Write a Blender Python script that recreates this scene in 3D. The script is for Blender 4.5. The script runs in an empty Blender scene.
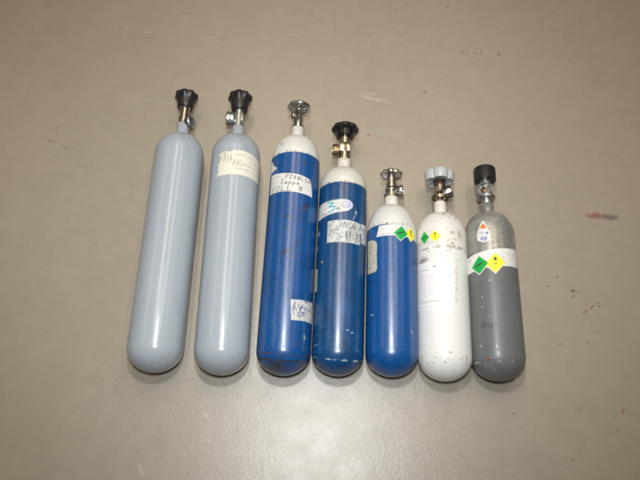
import bpy, bmesh, math, random
from mathutils import Vector, Matrix
random.seed(7)
S = bpy.context.scene
COL = S.collection
PI = math.pi
# ------------------------------------------------------------------ camera
PITCH = math.radians(67.0); DIST = 1.25; FPX = 622.0
CP, SP = math.cos(PITCH), math.sin(PITCH)
CAM = Vector((0, -DIST*CP, DIST*SP))
FW = Vector((0, CP, -SP)); RT = Vector((1, 0, 0)); UP = Vector((0, SP, CP))
cd = bpy.data.cameras.new('camera'); cam = bpy.data.objects.new('camera', cd); COL.objects.link(cam)
cd.sensor_width = 36; cd.lens = FPX*36/640; cd.clip_end = 100; cd.clip_start = .02
cam.matrix_world = Matrix.Translation(CAM) @ Matrix((RT, UP, -FW)).transposed().to_4x4()
S.camera = cam
def ray(px, py):
    return (FW + RT*((px-320)/FPX) + UP*((240-py)/FPX)).normalized()
def onplane(px, py, z):
    d = ray(px, py); t = (z-CAM.z)/d.z
    return CAM + d*t
# ------------------------------------------------------------------ node helpers
class NT:
    def __init__(s, name):
        s.m = bpy.data.materials.new(name); s.m.use_nodes = True
        s.t = s.m.node_tree; s.n = s.t.nodes; s.l = s.t.links
        s.b = s.n['Principled BSDF']; s.tc = s.n.new('ShaderNodeTexCoord')
        s.xyz = s.n.new('ShaderNodeSeparateXYZ'); s.l.new(s.tc.outputs['Object'], s.xyz.inputs[0])
        s.X, s.Y, s.Z = s.xyz.outputs
        s.P = s.tc.outputs['Object']
    def put(s, sock, v):
        if isinstance(v, bpy.types.NodeSocket): s.l.new(v, sock)
        elif isinstance(v, (tuple, list)) and len(v) == 3 and sock.type == 'RGBA': sock.default_value = (*v, 1)
        else: sock.default_value = v
    def math(s, op, a, b=None, c=None, clamp=False):
        n = s.n.new('ShaderNodeMath'); n.operation = op; n.use_clamp = clamp
        s.put(n.inputs[0], a)
        if b is not None: s.put(n.inputs[1], b)
        if c is not None: s.put(n.inputs[2], c)
        return n.outputs[0]
    def noise(s, scale, detail=3, rough=.5, stretch=None, off=(0, 0, 0), dist=0):
        n = s.n.new('ShaderNodeTexNoise'); n.inputs['Scale'].default_value = scale
        n.inputs['Detail'].default_value = detail; n.inputs['Roughness'].default_value = rough
        n.inputs['Distortion'].default_value = dist
        mp = s.n.new('ShaderNodeMapping'); s.l.new(s.P, mp.inputs[0]); mp.inputs['Location'].default_value = off
        if stretch: mp.inputs['Scale'].default_value = stretch
        s.l.new(mp.outputs[0], n.inputs['Vector'])
        return n.outputs['Fac']
    def voro(s, scale, off=(0, 0, 0)):
        n = s.n.new('ShaderNodeTexVoronoi'); n.inputs['Scale'].default_value = scale
        mp = s.n.new('ShaderNodeMapping'); s.l.new(s.P, mp.inputs[0]); mp.inputs['Location'].default_value = off
        s.l.new(mp.outputs[0], n.inputs['Vector'])
        return n.outputs['Distance'], n.outputs['Color']
    def ramp(s, v, a, b):          # smooth 0..1 from a to b
        n = s.n.new('ShaderNodeMapRange'); n.interpolation_type = 'SMOOTHSTEP'
        s.put(n.inputs[0], v); n.inputs[1].default_value = a; n.inputs[2].default_value = b
        return n.outputs[0]
    def mix(s, f, a, b):
        n = s.n.new('ShaderNodeMix'); n.data_type = 'RGBA'
        s.put(n.inputs[0], f); s.put(n.inputs[6], a); s.put(n.inputs[7], b)
        return n.outputs[2]
    def near(s, sock, c, w):       # 1 at c falling to 0 at distance w
        d = s.math('ABSOLUTE', s.math('SUBTRACT', sock, c))
        return s.ramp(d, w, w*.35)
    def spot(s, cx, cy, rx, ry, ang=0, warp=None, wamp=.35, soft=.5):
        dx = s.math('SUBTRACT', s.X, cx); dy = s.math('SUBTRACT', s.Y, cy)
        ca, sa = math.cos(ang), math.sin(ang)
        u = s.math('ADD', s.math('MULTIPLY', dx, ca/rx), s.math('MULTIPLY', dy, sa/rx))
        v = s.math('ADD', s.math('MULTIPLY', dx, -sa/ry), s.math('MULTIPLY', dy, ca/ry))
        d = s.math('SQRT', s.math('ADD', s.math('MULTIPLY', u, u), s.math('MULTIPLY', v, v)))
        if warp is not None: d = s.math('ADD', d, s.math('MULTIPLY', s.math('SUBTRACT', warp, .5), wamp*4))
        return s.ramp(d, 1.0, 1.0-soft)
    def bump(s, h, strength=.2, dist=.001):
        n = s.n.new('ShaderNodeBump'); n.inputs['Strength'].default_value = strength
        n.inputs['Distance'].default_value = dist; s.put(n.inputs['Height'], h)
        s.l.new(n.outputs[0], s.b.inputs['Normal'])
    def fin(s, col, rough=.4, metal=0, spec=.5, coat=0):
        s.put(s.b.inputs['Base Color'], col); s.put(s.b.inputs['Roughness'], rough)
        s.put(s.b.inputs['Metallic'], metal); s.b.inputs['Specular IOR Level'].default_value = spec
        s.b.inputs['Coat Weight'].default_value = coat; s.b.inputs['Coat Roughness'].default_value = .12
        return s.m
def plain(name, col, rough=.4, metal=0, var=.12, scale=180, bumps=0, spec=.5):
    t = NT(name); n = t.noise(scale, 4)
    c = t.mix(n, tuple(x*(1-var) for x in col), tuple(min(1, x*(1+var)) for x in col))
    r = t.math('ADD', t.math('MULTIPLY', t.noise(scale*.6, 3, off=(3, 1, 2)), .2), rough-.1)
    if bumps: t.bump(t.noise(scale*4, 2), bumps, .0004)
    return t.fin(c, r, metal, spec)
# ------------------------------------------------------------------ mesh helpers
def link(name, bm, mat, parent=None, smooth=True, sharp=35):
    me = bpy.data.meshes.new(name)
    bmesh.ops.recalc_face_normals(bm, faces=bm.faces[:]) if sharp else None
    for f in bm.faces: f.smooth = smooth
    if sharp and smooth:
        for e in bm.edges:
            if len(e.link_faces) == 2 and e.calc_face_angle(0) > math.radians(sharp): e.smooth = False
    bm.to_mesh(me); bm.free()
    o = bpy.data.objects.new(name, me); COL.objects.link(o); o.data.materials.append(mat)
    if parent: o.parent = parent
    return o
def basis(d):
    d = Vector(d).normalized()
    a = Vector((0, 0, 1)) if abs(d.z) < .9 else Vector((1, 0, 0))
    u = a.cross(d).normalized(); v = d.cross(u)
    return u, v, d
def lathe(bm, prof, org=(0, 0, 0), d=(0, 1, 0), seg=48, lobes=0, phase=0, close=True):
    """prof: (t, r[, amp]) along direction d from org"""
    u, v, w = basis(d); org = Vector(org); rings = []
    for p in prof:
        t, r = p[0], p[1]; amp = p[2] if len(p) > 2 else 0
        if r < 1e-6: rings.append([bm.verts.new(org + w*t)]); continue
        ring = []
        for k in range(seg):
            a = 2*PI*k/seg; rr = r*(1+amp*math.cos(lobes*a+phase)) if lobes else r
            ring.append(bm.verts.new(org + w*t + u*(rr*math.cos(a)) + v*(rr*math.sin(a))))
        rings.append(ring)
    for A, B in zip(rings, rings[1:]):
        for k in range(seg):
            k2 = (k+1) % seg
            if len(A) == 1 and len(B) == 1: break
            if len(A) == 1: bm.faces.new((A[0], B[k], B[k2]))
            elif len(B) == 1: bm.faces.new((A[k], B[0], A[k2]))
            else: bm.faces.new((A[k], B[k], B[k2], A[k2]))
    if close:
        for R_ in (rings[0], rings[-1]):
            if len(R_) > 1:
                try: bm.faces.new(R_)
                except ValueError: pass
    return bm
def torus(bm, org, d, R, r, seg=60, sub=12, lobes=0, amp=0):
    u, v, w = basis(d); org = Vector(org); G = []
    for i in range(seg):
        a = 2*PI*i/seg; ra = R*(1+amp*math.cos(lobes*a)); e = u*math.cos(a)+v*math.sin(a)
        G.append([bm.verts.new(org + e*(ra + r*math.cos(b)) + w*(r*math.sin(b))) for b in [2*PI*j/sub for j in range(sub)]])
    for i in range(seg):
        for j in range(sub):
            bm.faces.new((G[i][j], G[(i+1) % seg][j], G[(i+1) % seg][(j+1) % sub], G[i][(j+1) % sub]))
def box(bm, c, sx, sy, sz, rot=0, bev=.0006):
    r = bmesh.ops.create_cube(bm, size=1); vs = r['verts']
    for v in vs: v.co = Matrix.Rotation(rot, 3, 'Y') @ Vector((v.co.x*sx, v.co.y*sy, v.co.z*sz)) + Vector(c)
    es = list({e for v in vs for e in v.link_edges})
    if bev: bmesh.ops.bevel(bm, geom=es, offset=bev, segments=2, profile=.5, affect='EDGES')
# ------------------------------------------------------------------ a cylinder's frame
class Cyl:
    def __init__(s, bot, neck, half_bot, ys, label):
        """bot/neck: image points of the axis at base and neck top; half_bot half width near the base (photo px)"""
        dpt = (onplane(bot[0], bot[1]-25, .05)-CAM).dot(FW)
        s.R = half_bot*dpt/FPX
        a = onplane(*bot, s.R); b = onplane(*neck, s.R)
        s.a, s.ang = a, math.atan2(b.x-a.x, b.y-a.y)
        s.bot, s.neck = bot, neck
        s.M = Matrix.Translation((a.x, a.y, 0)) @ Matrix.Rotation(-s.ang, 4, 'Z')
        s.Mi = s.M.inverted(); s.loc = (a.x, a.y, 0)
        t = bpy.data.objects.new('gas_cylinder', None); COL.objects.link(t)
        t.empty_display_size = .05
        t.location = s.loc; t.rotation_euler = (0, 0, -s.ang)
        t['label'] = label; t['category'] = 'gas cylinder'; t['group'] = 'gas cylinders laid side by side on the floor'
        s.t = t; s.C = s.Mi @ CAM
    def sy(s, py):         # axial position of image row py on the axis
        f = (py-s.bot[1])/(s.neck[1]-s.bot[1]); px = s.bot[0]+f*(s.neck[0]-s.bot[0])
        return (s.Mi @ onplane(px, py, s.R)).y
    def rp(s, hw, py):     # half width in px -> metres at row py
        f = (py-s.bot[1])/(s.neck[1]-s.bot[1]); px = s.bot[0]+f*(s.neck[0]-s.bot[0])
        return hw*(onplane(px, py, s.R)-CAM).dot(FW)/FPX
    def rad(s, y):
        P = s.prof
        if y <= P[0][0]: return P[0][1]
        for (a, ra), (b, rb) in zip(P, P[1:]):
            if y <= b: return ra+(rb-ra)*(y-a)/max(1e-9, b-a)
        return P[-1][1]
    def hit(s, px, py):
        """nearest point of the body's surface seen at that place: (phi, s)"""
        d = (s.Mi.to_3x3() @ ray(px, py)).normalized(); o = s.C; best = None
        for i in range(1, 4000):
            t = .9+i*.00012; p = o+d*t
            e = math.hypot(p.x, p.z-s.R)-s.rad(p.y)
            if best is None or e < best[0]: best = (e, p)
            if e <= 0: break
        p = best[1]
        return math.atan2(p.x, p.z-s.R), p.y
    def surf(s, phi, y, off):
        r = s.rad(y)+off
        return Vector((r*math.sin(phi), y, s.R+r*math.cos(phi)))
def shape(c, shoulder_py, nb_py, nt_py, neck_hw):
    """c.prof: lathe profile (s, r)"""
    R = c.R; hb = R*.86
    P = []
    for i in range(15):
        a = PI/2*i/14; P.append((hb*(1-math.cos(a)), R*math.sin(a) if i else 0))
    s0 = c.sy(shoulder_py); rn = c.rp(neck_hw, nt_py); s1 = c.sy(nb_py)
    for i in range(1, 9): P.append((hb+(s0-hb)*i/8, R))
    # shoulder: superellipse from (s0,R) to (s1,rn) with concave fillet
    H = s1-s0
    for i in range(1, 17):
        a = PI/2*i/16; r = rn+(R-rn)*math.cos(a)**.92; y = s0+H*math.sin(a)**1.02
        P.append((y, r))
    st = c.sy(nt_py)
    P[-1] = (s1-.0012, rn*1.22); P.append((s1+.001, rn*1.04)); P.append((s1+.004, rn)); P.append((st-.001, rn)); P.append((st, rn*.93)); P.append((st, rn*.6))
    c.prof = [p for p in P]; c.rn = rn; c.st = st; c.s1 = s1; c.s0 = s0
def body(c, mat):
    bm = bmesh.new(); lathe(bm, c.prof, (0, 0, c.R), (0, 1, 0), seg=112, close=True)
    return link('body', bm, mat, c.t, sharp=50)
# ------------------------------------------------------------------ stickers
class Patch:
    """a sticker wrapped round the body; corners in (phi, s)"""
    def __init__(s, c, TL, TR, BR, BL, mat, name='sticker', parent=None, off=.00035, outline=None, px=True, ext=(0, 0)):
        s.c = c; q = [c.hit(*p) if px else p for p in (TL, TR, BR, BL)]
        q[0] = (q[0][0]-ext[0], q[0][1]); q[3] = (q[3][0]-ext[0], q[3][1])
        q[1] = (q[1][0]+ext[1], q[1][1]); q[2] = (q[2][0]+ext[1], q[2][1])
        s.q = q; s.off = off
        s.w = (abs(q[1][0]-q[0][0])+abs(q[2][0]-q[3][0]))/2*c.R; s.h = (abs(q[0][1]-q[3][1])+abs(q[1][1]-q[2][1]))/2
        bm = bmesh.new(); nu, nv = 28, 12
        if outline is None:
            G = [[bm.verts.new(s.at(i/nu, j/nv, 0)) for j in range(nv+1)] for i in range(nu+1)]
            for i in range(nu):
                for j in range(nv): bm.faces.new((G[i][j], G[i+1][j], G[i+1][j+1], G[i][j+1]))
        else:
            s.poly(bm, outline, 0)
        s.o = link(name, bm, mat, parent or c.t, sharp=0)
    def at(s, u, v, lift):
        (a, b, cc, d) = s.q
        ph = (1-v)*((1-u)*d[0]+u*cc[0])+v*((1-u)*a[0]+u*b[0]); y = (1-v)*((1-u)*d[1]+u*cc[1])+v*((1-u)*a[1]+u*b[1])
        return s.c.surf(ph, y, s.off+lift)
    def poly(s, bm, pts, lift):
        f = bm.faces.new([bm.verts.new((p[0], p[1], 0)) for p in pts])
        fs = bmesh.ops.triangulate(bm, faces=[f])['faces']
        es = list({e for f in fs for e in f.edges}); vs = None
        span = (max(p[0] for p in pts)-min(p[0] for p in pts))*abs(s.q[1][0]-s.q[0][0])
        bmesh.ops.subdivide_edges(bm, edges=es, cuts=max(2, min(24, int(span/.07))), use_grid_fill=True)
        for v in bm.verts:
            if not v.tag: v.co = s.at(v.co.x, v.co.y, lift); v.tag = True
    def ink(s, name, mat, polys=(), strokes=(), w=.0006, texts=(), lift=.00015):
        bm = bmesh.new()
        for p in polys:
            b2 = bmesh.new(); s.poly(b2, p, lift); me = bpy.data.meshes.new('t'); b2.to_mesh(me); b2.free(); bm.from_mesh(me); bpy.data.meshes.remove(me)
        for st in strokes:
            ww = w
            if isinstance(st, tuple): st, ww = st
            pts = [(p[0]*s.w, p[1]*s.h) for p in st]; out = []
            for (x0, y0), (x1, y1) in zip(pts, pts[1:]):
                L = math.hypot(x1-x0, y1-y0); n = max(1, int(L/.0015))
                for k in range(n): out.append((x0+(x1-x0)*k/n, y0+(y1-y0)*k/n))
            out.append(pts[-1]); prev = None
            for i, p in enumerate(out):
                a = out[max(0, i-1)]; b = out[min(len(out)-1, i+1)]
                dx, dy = b[0]-a[0], b[1]-a[1]; L = math.hypot(dx, dy) or 1; nx, ny = -dy/L*ww/2, dx/L*ww/2
                pr = [bm.verts.new(s.at((p[0]+k*nx)/s.w, (p[1]+k*ny)/s.h, lift+.00002*(i % 2))) for k in (-1, 1)]
                if prev: bm.faces.new((prev[0], pr[0], pr[1], prev[1]))
                prev = pr
        for tx, u0, v0, u1, v1 in texts:
            me = textmesh(tx); xs = [v.co.x for v in me.vertices]; ys = [v.co.y for v in me.vertices]
            x0, x1_, y0, y1_ = min(xs), max(xs), min(ys), max(ys)
            for v in me.vertices:
                v.co = s.at(u0+(u1-u0)*(v.co.x-x0)/(x1_-x0), v0+(v1-v0)*(v.co.y-y0)/(y1_-y0), lift)
            bm.from_mesh(me); bpy.data.meshes.remove(me)
        o = link(name, bm, mat, s.o, sharp=0)
        return o
def textmesh(tx):
    cu = bpy.data.curves.new('txt', 'FONT'); cu.body = tx; cu.resolution_u = 3
    o = bpy.data.objects.new('txt', cu); COL.objects.link(o)
    dg = bpy.context.evaluated_depsgraph_get(); dg.update()
    me = bpy.data.meshes.new_from_object(o.evaluated_get(dg))
    bpy.data.objects.remove(o); bpy.data.curves.remove(cu)
    return me
def scrawl(u0, v0, u1, v1, n, seed, jag=1.0):
    """an unreadable run of small print"""
    r = random.Random(seed); out = []; x = u0; cur = []
    while x < u1:
        cur.append((x, v0+(v1-v0)*(r.random()*jag)))
        x += (u1-u0)/n*(.6+.8*r.random())
        if r.random() < .13:
            if len(cur) > 1: out.append(cur)
            cur = []; x += (u1-u0)/n*1.2
    if len(cur) > 1: out.append(cur)
    return out
def circ(cu, cv, ru, rv, n=20, a0=0, a1=2*PI):
    return [(cu+ru*math.cos(a0+(a1-a0)*k/n), cv+rv*math.sin(a0+(a1-a0)*k/n)) for k in range(n+1)]
def L(ch):   # hand-drawn capitals and letters on a 0..1 box
    D = {
     'V': [[(.0, 1), (.35, 0), (.95, 1.05)]], 'O': [circ(.5, .5, .42, .45, 14, 1.2, 1.2+2*PI)],
     'L': [[(.25, 1), (.1, .05), (.95, .12)]], '8': [[(.85, .85), (.45, 1), (.15, .75), (.5, .52), (.85, .25), (.45, 0), (.1, .25), (.5, .52), (.9, .9)]],
     'S': [[(.9, .85), (.5, 1), (.15, .78), (.5, .5), (.8, .25), (.4, 0), (.0, .18)]],
     'e': [[(.05, .3), (.8, .42), (.6, .62), (.2, .5), (.15, .15), (.5, 0), (.95, .15)]],
     'p': [[(.2, .6), (.05, -.45)], [(.15, .45), (.5, .62), (.85, .42), (.6, .08), (.15, .1)]],
     'P': [[(.2, 1), (.05, 0)], [(.15, .95), (.7, 1), (.9, .75), (.6, .5), (.1, .5)]],
     'Z': [[(.1, .9), (.9, 1), (.1, .05), (.95, .1)]], '0': [circ(.5, .5, .33, .5, 12), [(.05, .0), (.95, 1)]],
     '5': [[(.95, 1), (.3, .95), (.2, .55), (.7, .55), (.85, .25), (.5, 0), (.1, .1)]],
     'N': [[(.1, 0), (.2, 1), (.75, .05), (.95, 1)]], '/': [[(.1, 0), (.8, 1)]], 'E': [[(.9, 1), (.2, .95), (.1, 0), (.9, .05)], [(.15, .5), (.75, .52)]],
     '3': [[(.1, .9), (.6, 1), (.8, .78), (.35, .55), (.85, .3), (.5, 0), (.05, .1)]], '-': [[(.1, .45), (.9, .5)]],
     'K': [[(.2, 1), (.1, 0)], [(.9, 1), (.15, .5), (.95, 0)]], '2': [[(.1, .8), (.5, 1), (.85, .75), (.1, .02), (.95, .05)]],
     '4': [[(.6, 0), (.65, 1), (.05, .35), (.95, .38)]], '6': [[(.8, .95), (.3, .7), (.1, .3), (.45, 0), (.85, .25), (.5, .5), (.12, .3)]],
     '9': [[(.85, .7), (.5, 1), (.15, .75), (.5, .5), (.85, .75), (.7, 0)]], 'A': [[(.0, 0), (.5, 1), (.95, 0)], [(.2, .38), (.8, .38)]], '1': [[(.3, .8), (.55, 1), (.5, 0)]], ' ': [],
    }
    return D[ch]
def hand(word, u0, v0, u1, v1, slope=0, slant=.15, seed=1):
    r = random.Random(seed); n = len(word); w = (u1-u0)/n; out = []
    for i, ch in enumerate(word):
        low = .62 if ch in '' else 1; dv = r.uniform(-.06, .06)
        for st in L(ch):
            out.append([(u0+w*(i+.08+.84*x+slant*y), v0+(v1-v0)*(y*low+dv)+slope*(i+x)) for x, y in st])
    return out
def diamond(cu, cv, ru, rv): return [(cu-ru, cv), (cu, cv-rv), (cu+ru, cv), (cu, cv+rv)]
# ------------------------------------------------------------------ materials
def chips(t, col, chip, scale, lo, hi, mask=None, off=(0, 0, 0), stretch=None, detail=4):
    f = t.ramp(t.noise(scale, detail, .6, stretch, off), lo, hi)
    if mask is not None: f = t.math('MULTIPLY', f, mask)
    return t.mix(f, col, chip)
BLUE = (.003, .070, .245); WHITE = (.70, .69, .645); IVORY = (.66, .64, .58)
RUST = (.12, .055, .03)
CREAM = plain('cream_paper', (.70, .67, .57), .55, var=.06, scale=90)
PAPER = plain('white_paper', (.66, .655, .63), .5, var=.10, scale=60)
def worn_paper():
    t = NT('worn_paper'); f = t.ramp(t.noise(260, 5, .7, (1, .5, 1)), .5, .6)
    c = t.mix(f, (.62, .62, .60), (.17, .2, .27)); return t.fin(c, .6)
WORN = worn_paper()
def dirty_sticker():
    t = NT('scuffed_sticker'); f = t.ramp(t.noise(150, 5, .7), .58, .66)
    c = t.mix(f, (.74, .73, .70), (.33, .32, .30)); return t.fin(c, .45)
SCUFF = dirty_sticker()
def grimy():
    t = NT('grimy_paper'); c = t.mix(t.ramp(t.noise(110, 6, .75), .42, .62), (.60, .60, .57), (.33, .35, .36)); return t.fin(c, .55)
GRIMY = grimy()
INK = plain('black_ink', (.03, .03, .035), .5); GINK = plain('grey_ink', (.16, .16, .17), .5); PINK = plain('pale_grey_ink', (.36, .37, .38), .5)
BINK = plain('blue_ink', (.03, .08, .45), .5); TINK = plain('turquoise_ink', (.03, .42, .52), .5); OINK = plain('orange_ink', (.75, .17, .02), .45)
NAVY = plain('navy_ink', (.05, .06, .38), .5); LILAC = plain('lilac_print', (.52, .53, .80), .5); RINK = plain('red_ink', (.6, .06, .08), .5)
GREEN = plain('green_print', (.004, .36, .06), .4); YELLOW = plain('yellow_print', (.86, .78, .03), .4)
BEIGE = plain('yellowed_paper', (.47, .46, .37), .6, var=.5, scale=160)
BLACK = plain('black_plastic', (.014, .014, .015), .38, var=.3, scale=400, bumps=.25)
GLOSSBLACK = plain('glossy_black_plastic', (.008, .008, .010), .2)
BLUEGREY_PL = plain('grey_plastic', (.45, .46, .46), .32, var=.06)
CHROME = plain('chrome', (.60, .60, .58), .17, 1, var=.1, scale=80)
STEEL = plain('satin_steel', (.46, .49, .50), .32, .9, var=.15, scale=300)
NICKEL = plain('worn_nickel', (.46, .435, .395), .22, 1, var=.14, scale=70)
WHEEL = plain('cast_wheel_metal', (.56, .57, .57), .26, 1, var=.12, scale=90)
DULL = plain('dull_steel', (.36, .37, .37), .42, .85, var=.2, scale=120)
BRASS = plain('dull_brass', (.34, .26, .15), .36, 1, var=.25, scale=260)
BRONZE = plain('dark_tarnished_brass', (.36, .315, .265), .2, 1, var=.2, scale=70)
DARK = plain('dark_bore', (.02, .02, .02), .5)
SEAL = plain('black_rubber', (.02, .02, .02), .6)

def paint_pale():
    t = NT('pale_blue_grey_paint'); base = (.345, .388, .43)
    c = t.mix(t.noise(9, 3), tuple(x*.96 for x in base), tuple(x*1.04 for x in base))
    c = chips(t, c, (.22, .22, .2), 60, .74, .78, off=(2, 3, 1))
    c = chips(t, c, (.27, .30, .33), 30, .58, .80, off=(5, 3, 1), stretch=(1, .35, 1), detail=6)
    c = chips(t, c, (.25, .25, .24), 170, .74, .80, off=(9, 3, 1))
    t.bump(t.noise(70, 3), .07, .001)
    return t.fin(c, t.math('ADD', .16, t.math('MULTIPLY', t.noise(35, 4), .12)), spec=.5)
PALE = paint_pale()
# ------------------------------------------------------------------ the seven cylinders
C1 = Cyl((152.2, 372.5), (183.2, 124.5), 27.6, None, 'tall pale blue-grey gas cylinder without any label, at the left end of the row')
C2 = Cyl((220.0, 375.0), (238.2, 127.5), 27.4, None, 'tall pale blue-grey gas cylinder with a torn cream paper label on its shoulder')
C3 = Cyl((282.0, 375.3), (297.8, 128.8), 27.2, None, 'tall blue gas cylinder with white top, chrome handwheel and handwritten label reading VOLL')
C4 = Cyl((336.8, 375.8), (344.2, 160.4), 26.2, None, 'blue gas cylinder with flanged black knob and slanted oval sticker above a square label')
C5 = Cyl((391.6, 376.8), (391.4, 198.0), 26.4, None, 'short blue gas cylinder with green and yellow diamonds, left of the all-white cylinder')
C6 = Cyl((445.5, 381.2), (440.0, 203.0), 26.8, None, 'short all-white gas cylinder with grey lobed plastic knob and large faint printed label')
C7 = Cyl((499.5, 381.2), (486.8, 204.6), 26.8, None, 'short dark grey gas cylinder with silver shoulder and ribbed black cap, rightmost in the row')

shape(C1, 157, 137.5, 124.5, 6.2)
shape(C2, 157, 139, 127.5, 6.0)
shape(C3, 163, 140, 128.8, 6.3)
shape(C4, 190, 171.5, 160.4, 6.9)
shape(C5, 236, 208.5, 198, 6.8)
shape(C6, 238, 216, 203, 6.1)
shape(C7, 240, 215, 204.6, 6.6)
def coords(c, px, py):      # local X,Y of a surface point (for marks in the paint)
    ph, y = c.hit(px, py); return c.R*math.sin(ph), y
def paint_blue(c, name, edge_py_px, base=BLUE, top=WHITE, marks=(), lines=(), wear=.5, seed=0, amp=.0006):
    """blue body, white above the band edge; marks = (px,py,rx,ry,ang,colour); lines = (px,py,width,colour,lo)"""
    t = NT(name); edge = coords(c, *edge_py_px)[1]
    up = t.math('GREATER_THAN', t.Z, c.R*.6)
    b = t.mix(t.noise(14, 4, off=(seed, 0, 0)), tuple(x*.86 for x in base), tuple(x*1.1 for x in base))
    b = chips(t, b, (.26, .36, .42), 240, .74-wear*.03, .80-wear*.03, off=(seed, 2, 1))
    b = chips(t, b, (.05, .05, .06), 170, .72, .76, off=(seed, 5, 1))
    lowm = t.ramp(t.Y, .22, .05)
    b = chips(t, b, (.20, .33, .44), 300, .655-wear*.035, .73-wear*.03, mask=t.math('MULTIPLY', lowm, .8), off=(seed, 12, 1))
    b = chips(t, b, (.008, .035, .09), 40, .50, .66, mask=min(.55, wear*.8), off=(seed, 15, 1), detail=7)
    b = chips(t, b, (.03, .14, .34), 26, .55, .75, mask=wear*.5, off=(seed, 18, 1), stretch=(1, .3, 1), detail=7)
    w = t.mix(t.noise(25, 4, off=(seed, 3, 3)), tuple(x*.92 for x in top), top)
    w = chips(t, w, (.33, .29, .2), 130, .66, .72, off=(seed, 7, 3))
    wob = t.math('MULTIPLY', t.math('SUBTRACT', t.noise(120, 4), .5), amp*5)
    f = t.ramp(t.math('ADD', t.Y, wob), edge-.0002, edge+.0002)
    rim = t.math('MULTIPLY', t.near(t.Y, edge+.002, .003), t.ramp(t.noise(300, 3, off=(seed, 9, 3)), .55, .62))
    col = t.mix(f, b, w); col = t.mix(rim, col, (.12, .10, .08))
    warp = t.noise(210, 6, .8, off=(seed, 4, 4))
    for (px, py, rx, ry, ang, cc, soft) in marks:
        x, y = coords(c, px, py)
        m = t.math('MULTIPLY', t.spot(x, y, rx*1.25, ry*1.25, ang, warp, 1.5 if rx < .015 else .8, .9), t.math('MULTIPLY', up, .85)); col = t.mix(m, col, cc)
    for (px, py, wd, cc, lo) in lines:
        x, y = coords(c, px, py)
        yy = t.math('ADD', t.Y, t.math('MULTIPLY', t.math('SUBTRACT', t.Z, 2*c.R), .26 if py > 352 else 0)); yy = t.math('ADD', yy, t.math('MULTIPLY', t.X, .04))
        m = t.math('MULTIPLY', t.near(yy, y, wd), t.ramp(t.noise(90, 5, .7, (1, .4, 1), (seed, py, 0)), lo, lo+.07)); m = t.math('MULTIPLY', m, .85); col = t.mix(m, col, cc)
    t.bump(t.noise(90, 3, off=(seed, 0, 5)), .06, .001)
    r = t.math('ADD', .20, t.math('MULTIPLY', t.noise(40, 5), .18))
    return t.fin(col, r, spec=.85)

def small_lathe(name, c, prof, org, d, mat, par, seg=40, **k):
    bm = bmesh.new(); lathe(bm, prof, org, d, seg, **k)
    return link(name, bm, mat, par, sharp=30)
def valve_axis(c, px, py):
    return c.sy(py)
def stem(c, prof_px, mat, name='valve'):
    """profile rows (py, half px)"""
    P = [(c.sy(py), c.rp(h, py)) for py, h in prof_px]
    bm = bmesh.new(); lathe(bm, P, (0, 0, c.R), (0, 1, 0), 40)
    return link(name, bm, mat, c.t, sharp=30)

# ---- 1 and 2: pale blue-grey, fluted black knobs
def crown_knob(c, y0, y1, hw, par):
    """tapered fluted knob with a scalloped crown; y0 lower row, y1 upper row"""
    s0, s1 = c.sy(y0), c.sy(y1); R = c.rp(hw, y1); H = s1-s0
    P = [(s0, .45*R), (s0, .62*R), (s0+.05*H, .67*R), (s0+.30*H, .73*R, .006), (s0+.50*H, .80*R, .012), (s0+.62*H, .87*R, .03), (s0+.70*H, .97*R, .055),
         (s0+.88*H, .985*R, .06), (s0+.96*H, .93*R, .055), (s0+H, .82*R, .04), (s0+H*.985, .4*R), (s0+H*.95, 0)]
    bm = bmesh.new(); lathe(bm, P, (0, 0, c.R), (0, 1, 0), 96, lobes=8, phase=.4)
    k = link('knob', bm, BLACK, par, sharp=40)
    return k
body(C1, PALE)
v = stem(C1, [(124.8, 3.6), (123.6, 5.0), (118, 5.0), (117.4, 4.3), (109, 4.4), (108.6, 5.3), (104, 5.3), (103.5, 3.2), (99, 3.2)], NICKEL)
crown_knob(C1, 108.5, 94.6, 11.3, v)
sO = C1.sy(124)
d = Vector((.80, 0, .42)).normalized(); o0 = Vector((0, sO+.001, C1.R))+d*.004
ot = small_lathe('outlet', C1, [(0, .0070), (.006, .0076), (.0065, .0108), (.009, .0116), (.017, .0116), (.0185, .0104), (.0185, .0075), (.010, .0070), (.010, 0)], o0, d, STEEL, v)
small_lathe('bore', C1, [(0, .0026), (.0035, .0026), (.0035, .0016), (.001, .0014)], o0+d*.0104, d, DARK, ot)
small_lathe('sealing_ring', C1, [(0, .0112), (.0008, .0122), (.0022, .0122), (.003, .0112)], o0+d*.0105, d, SEAL, ot)

body(C2, PALE)
v = stem(C2, [(127.8, 3.6), (127, 4.6), (116, 4.8), (115.5, 4.2), (110, 4.2), (106, 5.2), (104, 5.2), (103.5, 3.2), (99, 3.2)], STEEL)
bm = bmesh.new(); box(bm, (0, C2.sy(118.5), C2.R), .0185, .019, .016); link('valve_block', bm, STEEL, v, sharp=30)
crown_knob(C2, 110.8, 95.6, 11.7, v)
d = Vector((-1, 0, .12)).normalized(); o0 = Vector((-.0075, C2.sy(119.5), C2.R+.001))
ot = small_lathe('outlet', C2, [(0, .0095), (.003, .0115), (.004, .0138), (.011, .0142), (.013, .0150), (.0165, .0150), (.0185, .0138), (.0185, .0085), (.008, .008), (.008, 0)], o0, d, STEEL, v)
small_lathe('bore', C2, [(0, .0026), (.0035, .0026), (.0035, .0016), (.001, .0014)], o0+d*.0084, d, DARK, ot)

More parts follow.
